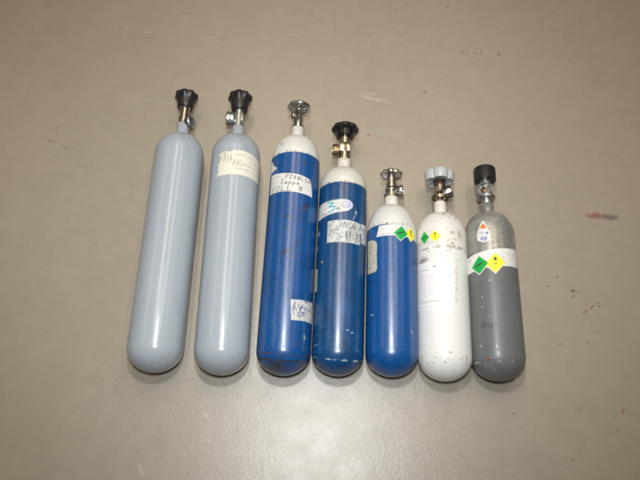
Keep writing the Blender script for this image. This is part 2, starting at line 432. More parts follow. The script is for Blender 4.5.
p = Patch(C2, (218.6, 152.8), (257.2, 161.5), (258.2, 185), (216.8, 177.2), CREAM, 'paper_label', ext=(0, .35),
    outline=[(0, 0), (.25, .02), (.5, .015), (.75, -.02), (1, 0), (1, 1), (.72, 1.07), (.5, 1.1), (.36, 1.08), (.335, .96), (.3, 1.04), (.26, 1.0), (.235, .78), (.2, .98), (.16, 1.02), (.14, .72), (.1, .97), (.03, .93), (.05, .7), (.015, .45), (.03, .2)])
p.ink('small_print', GINK, strokes=scrawl(.32, .84, .92, .92, 70, 3)+scrawl(.60, .64, .92, .71, 34, 5)+scrawl(.42, .44, .92, .52, 56, 4)+scrawl(.32, .24, .90, .32, 66, 6), w=.0007)
p.ink('handwriting', GINK, strokes=hand('AK', .27, .40, .43, .66, seed=4)+[[(.07, .62), (.10, .92), (.08, .7)], [(.13, .55), (.15, .98), (.17, .62)], [(.21, .5), (.20, .9)], [(.24, .58), (.27, .86), (.26, .6)], [(.04, .5), (.05, .8)]], w=.0008)

# ---- 3: tall blue with chrome handwheel
BR = (.075, .045, .032); DB = (.03, .028, .035); SCR = (.42, .50, .54)
m3 = paint_blue(C3, 'blue_and_white_paint', (296, 151.5), seed=1, marks=[
    (305, 163.5, .0035, .006, 0, BR, .5), (306, 205, .008, .006, .5, DB, .6), (305, 209, .004, .007, 0, BR, .5), (287, 216, .015, .0028, 0, DB, .6),
    (285, 228, .006, .003, 0, DB, .6), (303, 231, .004, .0045, 0, (.05, .05, .1), .6), (286, 251, .010, .0045, .3, DB, .6), (293, 257, .004, .004, 0, BR, .6), (303, 254, .006, .002, 0, DB, .6), (283, 205, .003, .006, 0, DB, .6),
    (278.5, 367, .022, .008, .05, (.045, .03, .03), .5), (304.5, 338, .0016, .006, 0, SCR, .5), (297, 344, .0045, .003, 0, BR, .5), (276, 330, .002, .012, 0, (.04, .12, .3), .5)],
    lines=[(283, 355, .0022, BR, .44), (283, 362.5, .003, (.045, .035, .04), .40), (283, 369, .005, (.05, .035, .03), .5)])
body(C3, m3)
v = stem(C3, [(129.5, 4.8), (128.8, 5.4), (126.6, 5.4), (126, 4.2), (123, 4.2), (122.6, 5), (117, 5), (116, 3.8), (111, 3.0), (106, 2.4)], CHROME)
bm = bmesh.new(); bmesh.ops.create_uvsphere(bm, u_segments=28, v_segments=18, radius=.0105, matrix=Matrix.Translation((-.001, C3.sy(119), C3.R+.002)))
link('valve_block', bm, CHROME, v, sharp=0)
d = Vector((-.45, .05, 1)).normalized(); o0 = Vector((-.001, C3.sy(119.5), C3.R+.003))
ot = small_lathe('outlet', C3, [(0, .0085), (.0085, .0085), (.009, .0098), (.0135, .0100), (.0145, .0092), (.0145, .0062), (.006, .0058), (.006, 0)], o0, d, NICKEL, v)
small_lathe('bore', C3, [(0, .0024), (.003, .0024), (.003, .0012)], o0+d*.0063, d, DARK, ot)
sw = C3.sy(109.6)
hw = bmesh.new(); torus(hw, (0, sw+.004, C3.R), (0, 1, 0), C3.rp(9.6, 108), .0044, 72, 16, 7, .03)
for k in range(6):
    a = PI/6+k*PI/3; e = Vector((math.cos(a), 0, math.sin(a)))
    lathe(hw, [(0, .0045), (C3.rp(9.6, 108), .0036)], (0, sw+.002, C3.R), e+Vector((0, .1, 0)), 10)
lathe(hw, [(-.004, .0055), (-.003, .0062), (.004, .0080), (.0065, .007), (.007, 0)], (0, sw, C3.R), (0, 1, 0), 32)
lathe(hw, [(.0, .0062), (.0025, .0165, .03), (.004, .0165, .03), (.0035, .006)], (0, sw, C3.R), (0, 1, 0), 48, lobes=6, phase=0)
link('handwheel', hw, WHEEL, v, sharp=35)
p = Patch(C3, (271.6, 176.6), (311.3, 180.6), (311.9, 197.8), (270.2, 196.0), PAPER, 'paper_label', ext=(0, 0),
    outline=[(0, 0), (.3, .01), (.6, 0), (1, 0), (1, .35), (.985, .7), (.97, .96), (.94, 1.0), (.7, 1.02), (.4, 1.0), (0, 1)])
p.ink('handwriting', INK, strokes=hand('PZ80L58', .42, .70, .97, .93, seed=2)+hand('S', .30, .42, .40, .68, seed=3)+hand('eppe', .40, .42, .72, .62, seed=3)+hand('VOLL', .05, .04, .56, .33, seed=6)+hand('8', .66, .08, .78, .36, seed=6), w=.0011)
p.ink('small_print', GINK, strokes=scrawl(.06, .78, .36, .85, 40, 8)+scrawl(.06, .52, .24, .59, 26, 9), w=.0006)
Patch(C3, (271.3, 161.5), (277.5, 161.5), (277.5, 175.3), (271.3, 175.3), PAPER, 'torn_diamond_sticker', off=.0003, ext=(.25, 0), outline=[(0, .0), (.25, .02), (1, .5), (.72, .72), (.62, 1), (.4, .98), (0, .6)])
p = Patch(C3, (290.4, 299.4), (310.6, 302), (310.2, 323), (291.0, 320.0), WORN, 'worn_white_sticker', ext=(0, .2))
p.ink('blue_stamp', NAVY, strokes=[(circ(.40, .52, .12, .14), .0012), ([(.35, .75), (.3, .3)], .0010)], w=.001)
mk = Patch(C3, (280.4, 141.7), (284.8, 142.3), (284.2, 146.3), (279.8, 145.7), m3, 'shoulder_stamp', off=.0002)
mk.ink('lettering', NAVY, strokes=hand('N', .1, .1, .95, .9), w=.0009)

# ---- 4: blue with flanged black knob
m4 = paint_blue(C4, 'scratched_blue_paint', (343.5, 181.5), base=(.003, .058, .175), top=IVORY, seed=4, wear=.9, marks=[
    (319, 234, .0022, .006, 0, SCR, .4), (317, 250, .0018, .005, 0, SCR, .4), (322, 262, .0015, .002, 0, SCR, .4), (347, 330, .0035, .0015, 0, SCR, .5), (352, 333, .002, .0015, 0, SCR, .5),
    (356, 212, .0014, .008, .1, SCR, .4), (354, 217, .0012, .007, -.1, SCR, .4), (320, 366, .004, .002, 0, SCR, .4), (316, 345, .004, .001, 0, SCR, .5), (345, 308, .012, .02, 0, (.014, .085, .27), .9)],
    lines=[(337, 361, .0020, (.46, .52, .54), .49), (337, 350, .0035, (.20, .32, .40), .58), (337, 328, .004, (.2, .33, .44), .66)])
body(C4, m4)
v = stem(C4, [(161, 5.6), (160.2, 6.2), (157.4, 6.2), (157, 5.4), (152.5, 5.4), (152, 5.0), (142, 5.4), (138, 5.6), (134, 5.6), (133, 4), (128, 4)], NICKEL)
bm = bmesh.new(); box(bm, (0, C4.sy(149), C4.R+.001), .0235, .021, .0205); link('valve_block', bm, NICKEL, v, sharp=30)
d = Vector((-1, 0, .10)).normalized(); o0 = Vector((-.0105, C4.sy(150.8), C4.R+.001))
ot = small_lathe('outlet', C4, [(0, .0085), (.003, .0085), (.0035, .0118), (.0125, .0122), (.0140, .0112), (.0140, .0078), (.006, .0072), (.006, 0)], o0, d, BRASS, v)
small_lathe('bore', C4, [(0, .0024), (.003, .0024), (.003, .0012)], o0+d*.0063, d, DARK, ot)
s0, s1 = C4.sy(138), C4.sy(127.6); R = C4.rp(13.6, 126); H = s1-s0
small_lathe('knob', C4, [(s0, .5*R), (s0, .60*R), (s0+.03*H, .64*R), (s0+.52*H, .70*R), (s0+.56*H, .86*R, .03), (s0+.62*H, .95*R, .035), (s0+.86*H, .97*R, .035), (s0+.93*H, .93*R, .03), (s0+.93*H, .72*R), (s0+.99*H, .68*R), (s0+H, .3*R), (s0+H, 0)],
    (0, 0, C4.R), (0, 1, 0), GLOSSBLACK, v, 96, lobes=8)
# the oval sticker
def capsule(n=12, r=.5, asp=2.3):
    k = r/asp; out = []
    for i in range(n+1): a = PI/2-PI*i/n; out.append((1-k+k*math.cos(a), .5+.5*math.sin(a)))
    for i in range(n+1): a = -PI/2-PI*i/n; out.append((k+k*math.cos(a), .5+.5*math.sin(a)))
    return out
p = Patch(C4, (319.4, 207.5), (353.2, 199.8), (352.6, 211.5), (318.6, 223.6), PAPER, 'oval_sticker', ext=(.12, 0), outline=capsule())
p.ink('lilac_tip', LILAC, polys=[circ(.93, .5, .055, .36, 16)[:-1]], lift=.0001)
p.ink('printed_emblem', NAVY, strokes=[(circ(.845, .56, .085, .25), .0010), ([(.845, .56), (.845, .72)], .0007), ([(.845, .56), (.80, .46)], .0007), ([(.845, .56), (.89, .46)], .0007)], w=.0008)
p.ink('printed_emblem', NAVY, strokes=[(circ(.11, .5, .055, .26), .0012)])
p.ink('turquoise_numeral', TINK, strokes=[([(.40, .86), (.56, .80), (.46, .56), (.60, .50), (.58, .26), (.44, .18)], .0026)])
p.ink('printed_lines', GINK, strokes=[([(.2, .93), (.5, .97), (.85, .95)], .0009), ([(.2, .07), (.5, .04), (.78, .05)], .0007), ([(.25, .62), (.8, .74)], .0005), ([(.25, .50), (.76, .52)], .0005), ([(.15, .85), (.24, .84)], .0013), ([(.26, .12), (.25, .34), (.30, .2), (.42, .16)], .0011), ([(.62, .30), (.69, .36), (.72, .24), (.66, .22), (.63, .30)], .0016)])
p = Patch(C4, (327.8, 221.8), (360.6, 224.3), (361.4, 246.6), (327.0, 243.2), GRIMY, 'square_label', outline=[(0, 0), (.5, -.01), (.93, .01), (.97, .2), (.94, .45), (1, .62), (.96, .85), (.97, .99), (.6, 1.03), (.3, 1.02), (0, 1)])
p.ink('handwriting', INK, strokes=hand('NO2', .42, .62, .86, .95, seed=12)+hand('43EN2', .47, .20, .98, .52, seed=13)+[[(.34, .26), (.44, .22)], [(.52, .18), (.56, .56)], [(.58, .2), (.66, .5)], [(.70, .7), (.78, .9)]], w=.0009)
p.ink('small_print', GINK, strokes=[([(.06, .56), (.36, .56)], .0006), ([(.06, .36), (.36, .36)], .0006)]+scrawl(.06, .40, .3, .46, 14, 2)+scrawl(.42, .08, .9, .12, 14, 2), w=.0004)
Patch(C4, (360.8, 224.5), (366, 226), (366.2, 247), (361.3, 244), WORN, 'scuffed_tape', off=.0004, ext=(.02, .2))
p = Patch(C4, (314.0, 269), (317.8, 269), (317.0, 291.5), (313.0, 291.5), BEIGE, 'yellowed_side_label', ext=(.35, 0))
p.ink('printed_mark', INK, strokes=[([(.55, .1), (.6, .35)], .0022), ([(.55, .48), (.6, .62)], .0012)])
mk = Patch(C4, (338.5, 161.8), (350.2, 161.8), (350.2, 169.5), (338.5, 169.5), m4, 'neck_stamp', off=.0002)
mk.ink('lettering', INK, strokes=[circ(.45, .5, .14, .28, 12, .6, 5.6), circ(.93, .5, .10, .28, 10), [(.05, .3), (.12, .6)]], w=.0007)

def uv_of(p, px, py):
    ph, y = p.c.hit(px, py); (a, b, c_, d_) = p.q; u = (ph-d_[0])/(c_[0]-d_[0])
    for _ in range(5):
        lo = d_[1]+(c_[1]-d_[1])*u; hi = a[1]+(b[1]-a[1])*u; vv = (y-lo)/(hi-lo)
        p0 = d_[0]+(a[0]-d_[0])*vv; p1 = c_[0]+(b[0]-c_[0])*vv; u = (ph-p0)/(p1-p0)
    return u, vv
# ---- 5: short blue
m5 = paint_blue(C5, 'bright_blue_and_white_paint', (391.5, 223.6), base=(.002, .072, .26), seed=9, wear=.2, marks=[
    (372, 315, .0022, .001, 0, SCR, .4), (412, 333, .0012, .005, .4, SCR, .4), (395, 248, .0025, .005, 0, (.12, .13, .3), .6)],
    lines=[(391, 357, .003, (.05, .06, .10), .60), (391, 349, .002, (.03, .05, .2), .58)])
body(C5, m5)
v = stem(C5, [(198.8, 6), (198, 7.4), (195.6, 7.4), (195, 5.4), (190, 5.2), (186, 5.4), (184, 5.2), (183.5, 3.8), (179, 3.9), (177.4, 4.4), (176, 4.0), (172, 3.4)], NICKEL)
bm = bmesh.new(); bmesh.ops.create_uvsphere(bm, u_segments=28, v_segments=18, radius=.0125, matrix=Matrix.Translation((0, C5.sy(190.5), C5.R)) @ Matrix.Scale(.8, 4, (0, 1, 0)))
link('valve_block', bm, NICKEL, v, sharp=0)
d = Vector((1, 0, .25)).normalized(); o0 = Vector((.006, C5.sy(191.5), C5.R+.001))
ot = small_lathe('outlet', C5, [(0, .0085), (.005, .0085), (.0055, .0112), (.0085, .0116), (.009, .0106), (.0115, .0106), (.012, .0116), (.0165, .0114), (.0180, .010), (.0180, .007), (.009, .0065), (.009, 0)], o0, d, CHROME, v)
small_lathe('bore', C5, [(0, .0024), (.003, .0024), (.003, .0012)], o0+d*.0093, d, DARK, ot)
s0 = C5.sy(177.3); R = C5.rp(10.9, 174)
small_lathe('handwheel', C5, [(-.003, .2*R), (-.003, .34*R), (.001, .40*R), (.0035, .78*R), (.002, .88*R, .03), (.0022, .96*R, .05), (.0055, R, .05), (.0085, .96*R, .05), (.0095, .86*R, .03), (.0085, .6*R), (.0095, .36*R), (.0105, 0)],
    (0, s0, C5.R), (0, 1, 0), WHEEL, v, 96, lobes=9)
p = Patch(C5, (379.0, 226.2), (417.4, 231.4), (417.6, 244.4), (376.6, 237.4), PAPER, 'white_warning_sticker', ext=(0, .25))
HAZ = dict(w=.0008)
def pair(p, g, y, gs, ys_):
    p.ink('diamond_border', PAPER, polys=[diamond(g[0], g[1], gs[0]*1.14, gs[1]*1.14), diamond(y[0], y[1], ys_[0]*1.12, ys_[1]*1.12)], lift=.00012)
    p.ink('yellow_diamond', YELLOW, polys=[diamond(y[0], y[1], ys_[0], ys_[1])], lift=.0002)
    p.ink('green_diamond', GREEN, polys=[diamond(g[0], g[1], gs[0], gs[1])], lift=.00028)
    # bottle pictogram and flame over circle
    b = gs; q = []
    for (x, yy) in [(-.52, -.06), (-.45, -.2), (.1, .0), (.30, .12), (.55, .24), (.52, .30), (.26, .22), (.02, .16), (-.48, -.0)]:
        q.append((g[0]+x*b[0], g[1]+yy*b[1]))
    p.ink('bottle_pictogram', INK, polys=[q], lift=.00038)
    b = ys_; cx, cy = y
    fl = [(cx-.12*b[0], cy+.28*b[1]), (cx-.17*b[0], cy+.42*b[1]), (cx-.05*b[0], cy+.55*b[1]), (cx+.0*b[0], cy+.72*b[1]), (cx+.06*b[0], cy+.52*b[1]), (cx+.17*b[0], cy+.45*b[1]), (cx+.12*b[0], cy+.28*b[1])]
    p.ink('flame_pictogram', INK, polys=[fl], strokes=[(circ(cx, cy+.06*b[1], .16*b[0], .16*b[1]), .0006), ([(cx-.2*b[0], cy-.14*b[1]), (cx+.2*b[0], cy-.14*b[1])], .0006)], lift=.00038)
pair(p, uv_of(p, 400.9, 233.2), uv_of(p, 410.6, 234.7), (.0135/p.w, .0148/p.h), (.0135/p.w, .0140/p.h))
p.ink('red_print', RINK, strokes=hand('VA', .31, .50, .40, .68, seed=1), w=.0006)
p.ink('blue_print', BINK, strokes=hand('1', .70, .02, .76, .26)+scrawl(.03, .14, .42, .19, 30, 3)+scrawl(.5, .04, .66, .08, 8, 3), w=.0005)
p.ink('pale_print', LILAC, strokes=scrawl(.06, .55, .28, .72, 10, 5), w=.0009)
Patch(C5, (368.9, 240.3), (377.2, 240.5), (377.2, 272.6), (368.9, 274.0), BEIGE, 'yellowed_side_label', ext=(.1, 0),
    outline=[(0, 0), (.5, 0), (.85, .03), (1, .10), (.97, .5), (1, .9), (.85, .98), (.5, 1), (0, .97)])
mk = Patch(C5, (386, 199.5), (396, 199.5), (396, 206.5), (386, 206.5), m5, 'neck_stamp', off=.0002)
mk.ink('lettering', INK, strokes=[circ(.42, .5, .30, .46, 16)]+hand('5', .28, .28, .58, .74, slant=0), w=.0006)

# ---- 6: white
def paint_white():
    c = C6; t = NT('dirty_white_paint'); base = (.76, .76, .735)
    col = t.mix(t.noise(22, 4), tuple(x*.94 for x in base), base)
    e0 = coords(c, 444, 246)[1]; e1 = coords(c, 444, 357)[1]; e2 = coords(c, 444, 262)[1]
    top = t.ramp(t.Y, e0-.01, e0+.02)
    col = t.mix(t.math('MULTIPLY', top, .35), col, (.66, .62, .52))
    col = chips(t, col, (.30, .25, .19), 110, .60, .66, mask=t.ramp(t.Y, e2-.02, e2+.04), off=(1, 1, 1), stretch=(1, 1.6, 1), detail=6)
    col = chips(t, col, (.35, .31, .26), 200, .64, .69, off=(5, 1, 1), mask=.6)
    for (py, wd, lo, cc) in [(246, .005, .5, (.40, .35, .27)), (232, .004, .5, (.42, .36, .27)), (239, .004, .53, (.45, .4, .3)), (356, .006, .52, (.45, .42, .37)), (362, .003, .55, (.45, .42, .38)), (352, .002, .5, (.4, .37, .33))]:
        y = coords(c, 444, py)[1]
        col = t.mix(t.math('MULTIPLY', t.near(t.Y, y, wd), t.ramp(t.noise(110, 5, .75, (1, .5, 1), (py, 0, 0)), lo, lo+.09)), col, cc)
    warp = t.noise(140, 4, .65, off=(2, 4, 4)); up = t.math('GREATER_THAN', t.Z, c.R*.6)
    for (px, py, rx, ry, cc) in [(422.5, 261, .009, .010, (.33, .28, .22)), (460, 235, .006, .012, (.5, .45, .36)), (426, 249, .006, .003, (.4, .33, .24))]:
        x, y = coords(c, px, py); col = t.mix(t.math('MULTIPLY', t.spot(x, y, rx, ry, 0, warp, .7, .7), up), col, cc)
    t.bump(t.noise(90, 3), .06, .001)
    return t.fin(col, .34, spec=.5)
WH = paint_white(); body(C6, WH)
v = stem(C6, [(203.8, 4.6), (203, 6), (200.5, 8.4), (197.5, 8.8), (196, 7), (194, 5.6), (191, 5.2), (186, 6.2), (184, 5.6), (180, 5.6), (174, 5.0)], BRONZE)
bm = bmesh.new(); box(bm, (-.001, C6.sy(191), C6.R), .019, .014, .019, .3); link('valve_block', bm, NICKEL, v, sharp=30)
d = Vector((1, -.30, .55)).normalized(); d = Vector((1, .32, .35)).normalized(); o0 = Vector((.001, C6.sy(195.5), C6.R+.001))
ot = small_lathe('outlet', C6, [(0, .008), (.006, .008), (.0065, .0128), (.012, .0135), (.0125, .0120), (.0145, .0120), (.015, .0135), (.022, .0130), (.0240, .0115), (.0240, .008), (.012, .0075), (.012, 0)], o0, d, NICKEL, v)
small_lathe('bore', C6, [(0, .0024), (.003, .0024), (.003, .0012)], o0+d*.0123, d, DARK, ot)
# star knob with five deep lobes, hollow underneath
bm = bmesh.new(); s0 = C6.sy(182.4); s1 = C6.sy(173.2); R = C6.rp(15.4, 174); seg = 150
def starr(a, f): return R*f*(.80+.20*abs(math.cos(2.5*a))**.55)
rows = [(s0+.0035, lambda a: .42*R), (s0+.0015, lambda a: starr(a, .80)), (s0, lambda a: starr(a, .86)), (s0, lambda a: starr(a, .90)), (s0+.0015, lambda a: starr(a, .925)), (s0+.6*(s1-s0), lambda a: starr(a, .985)), (s1-.0025, lambda a: starr(a, .99)),
        (s1-.0006, lambda a: starr(a, .95)), (s1, lambda a: starr(a, .86)), (s1+.0006, lambda a: .45*R)]
G = []
for (y, fn) in rows:
    G.append([bm.verts.new((fn(2*PI*k/seg)*math.cos(2*PI*k/seg+PI/2+0), y, C6.R+fn(2*PI*k/seg)*math.sin(2*PI*k/seg+PI/2))) for k in range(seg)])
for A, B in zip(G, G[1:]):
    for k in range(seg): bm.faces.new((A[k], A[(k+1) % seg], B[(k+1) % seg], B[k]))
bm.faces.new(G[0]); bm.faces.new(G[-1])
kn = link('knob', bm, BLUEGREY_PL, v, sharp=40)
small_lathe('knob_hub', C6, [(s0-.0005, .3*R), (s0-.0005, .40*R), (s0+.004, .41*R)], (0, 0, C6.R), (0, 1, 0), SEAL, kn)
p = Patch(C6, (421.0, 232.2), (440.8, 229.8), (441.0, 242.6), (421.4, 245.8), PAPER, 'white_warning_sticker')
pair(p, uv_of(p, 424.7, 238.0), uv_of(p, 435, 236), (.0105/p.w, .0125/p.h), (.0108/p.w, .0122/p.h))
p.ink('blue_print', BINK, strokes=hand('1', .36, -.04, .46, .20, slant=0), w=.0007)
FAINT = plain('white_label_film', (.80, .80, .79), .45, var=.03)
p = Patch(C6, (419.2, 264.0), (453.6, 264.5), (454.0, 310.5), (420.2, 311.5), FAINT, 'printed_label', off=.0003, ext=(.2, 0))
ls = []
for k in range(16):
    vv = .74-k*.036; ls += scrawl(.04, vv, .38 if k % 3 else .30, vv+.010, 26, 20+k); ls += scrawl(.43, vv, .93-.1*((k*7) % 3), vv+.010, 40, 60+k)
p.ink('small_print', PINK, strokes=ls+scrawl(.62, .90, .78, .92, 16, 1)+scrawl(.1, .12, .6, .135, 40, 3), w=.00035)
p.ink('printed_rule', GINK, strokes=[([(.06, .83), (.46, .845)], .0007), ([(.06, .16), (.70, .175)], .0007), ([(.02, .06), (.97, .06)], .0003), ([(.965, .06), (.965, .97)], .0003), (circ(.57, .91, .025, .018, 8), .001)], w=.0005)
mk = Patch(C6, (452.5, 258), (459.5, 258), (460.5, 304), (453.5, 304), WH, 'strip_of_print', off=.00025)
TAN = plain('faded_brown_ink', (.47, .43, .36), .5)
mk.ink('lettering', TAN, strokes=[[(.25+.5*random.random(), y/40), (.25+.5*random.random(), y/40+.02)] for y in range(1, 39)]+[[(.35, .55), (.65, .52)], [(.3, .3), (.7, .32)]], w=.0010)

# ---- 7: dark grey with silver shoulder
def paint_grey():
    c = C7; t = NT('worn_grey_and_silver_paint')
    g = t.mix(t.noise(16, 4), (.110, .120, .122), (.140, .150, .152))
    s = t.mix(t.noise(60, 5, .6), (.26, .265, .25), (.47, .475, .45))
    s = chips(t, s, (.10, .08, .06), 130, .62, .67, off=(3, 1, 4), stretch=(1, 2.2, 1))
    s = chips(t, s, (.62, .62, .58), 90, .62, .70, off=(8, 1, 4), stretch=(1, 3, 1))
    e = coords(c, 486, 252)[1]
    wob = t.math('MULTIPLY', t.math('SUBTRACT', t.noise(28, 3, off=(4, 0, 0)), .5), .022)
    s = chips(t, s, (.60, .60, .56), 16, .50, .75, off=(1, 9, 4), stretch=(1, 2, 1), detail=7)
    g = chips(t, g, (.16, .17, .17), 30, .45, .8, off=(1, 2, 4), stretch=(1, .4, 1), detail=7)
    f = t.ramp(t.math('ADD', t.Y, wob), e-.0008, e+.0008)
    e9 = coords(c, 486, 356)[1]; low = t.ramp(t.Y, e9+.05, e9-.01)
    g = chips(t, g, (.34, .38, .40), 210, .62, .68, mask=low, off=(2, 2, 2))
    g = chips(t, g, (.14, .085, .055), 190, .62, .68, mask=low, off=(6, 2, 2))
    g = chips(t, g, (.4, .44, .46), 170, .74, .77, off=(9, 2, 2))
    col = t.mix(f, g, s)
    warp = t.noise(170, 4, .65, off=(2, 4, 4)); up = t.math('GREATER_THAN', t.Z, c.R*.6)
    R_ = (.17, .07, .035); W_ = (.55, .58, .60)
    for (px, py, rx, ry, cc) in [(490.5, 359, .006, .006, R_), (486, 346, .004, .003, R_), (516, 356, .004, .006, R_), (512, 361, .004, .002, W_), (481, 346, .006, .0016, W_), (497, 346, .002, .004, W_), (493, 348, .003, .0014, W_),
            (482, 297, .0018, .0018, W_), (482.5, 307, .002, .0014, W_), (489.5, 316, .0016, .0016, W_), (490, 280, .003, .003, W_), (500, 361, .005, .0016, W_), (505, 356, .003, .003, R_), (478.5, 362, .003, .003, W_), (508, 284, .0018, .003, R_), (499, 353, .002, .003, W_), (511, 241, .002, .005, (.08, .05, .04)), (493, 249, .003, .004, (.12, .1, .08))]:
        x, y = coords(c, px, py); col = t.mix(t.math('MULTIPLY', t.spot(x, y, rx*.75, ry*.75, 0, warp, .9, .8), t.math('MULTIPLY', up, .75)), col, cc)
    t.bump(t.noise(110, 4), .12, .001)
    return t.fin(col, t.mix(f, (.38,)*3, (.33,)*3), t.math('MULTIPLY', f, .55), spec=.5)
body(C7, paint_grey())
v = stem(C7, [(205.2, 5.6), (204.6, 6.2), (203.6, 6.4), (203, 4.6), (199.5, 4.6), (199, 8.6), (197, 8.8), (196.4, 5.2), (190, 5.4), (184, 5.6), (181, 5.4), (175, 5.0)], STEEL)
bm = bmesh.new(); box(bm, (.003, C7.sy(190), C7.R), .018, .020, .018); link('valve_block', bm, STEEL, v, sharp=30)
d = Vector((-.55, .12, 1)).normalized(); o0 = Vector((-.001, C7.sy(192.5), C7.R))
ot = small_lathe('outlet', C7, [(0, .0125), (.009, .0132), (.0095, .0150), (.0155, .0152), (.0165, .0140), (.0165, .0118), (.010, .0112), (.0095, 0)], o0, d, DULL, v, 56)
small_lathe('bore', C7, [(0, .0060), (.003, .0058), (.0035, .0036), (.0012, .003)], o0+d*.0099, d, BRASS, ot)
s0, s1 = C7.sy(181.5), C7.sy(168.8); R = C7.rp(10.8, 172); H = s1-s0
bm = bmesh.new(); P = [(s0, .5*R), (s0, .94*R), (s0+.05*H, R*.985), (s0+.12*H, R*.985), (s0+.14*H, .98*R, .015), (s0+.88*H, .98*R, .015), (s0+.95*H, .95*R), (s0+H, .86*R), (s0+H, .5*R), (s0+H, 0)]
lathe(bm, P, (0, 0, C7.R), (0, 1, 0), 168, lobes=28); link('knob', bm, BLACK, v, sharp=30)
p = Patch(C7, (477.0, 221.0), (490.4, 221.0), (491.0, 241.2), (477.0, 241.2), PAPER, 'kite_sticker', outline=[(.06, .0), (.5, -.08), (.92, .0), (1, .30), (.86, .48), (.62, .92), (.48, 1.0), (.36, .92), (.10, .48), (0, .3)])
p.ink('orange_triangle', OINK, polys=[[(.24, .60), (.74, .60), (.49, .86)]])
p.ink('blue_print', BINK, strokes=scrawl(.14, .34, .66, .42, 9, 31)+hand('0', .66, .33, .84, .44)+hand('N0', .26, .02, .74, .20, seed=9), w=.0010)
p = Patch(C7, (468.5, 259.8), (516.0, 250.0), (517.4, 268.2), (469.3, 275.6), SCUFF, 'white_band_sticker', ext=(.35, .35))
g = uv_of(p, 479.4, 265.2); y = uv_of(p, 495.3, 262.8)
pair(p, g, y, (.0168/p.w*1.0, .0178/p.h), (.0182/p.w, .0192/p.h))
mk = Patch(C7, (480.4, 321.8), (497.5, 322.8), (497.3, 329.8), (480.2, 328.6), bpy.data.materials['worn_grey_and_silver_paint'], 'stamped_number', off=.0002)
mk.ink('lettering', INK, strokes=hand('2040', .02, .1, .78, .9, slant=.05, seed=3)+[circ(.92, .75, .06, .2, 8)], w=.0007)

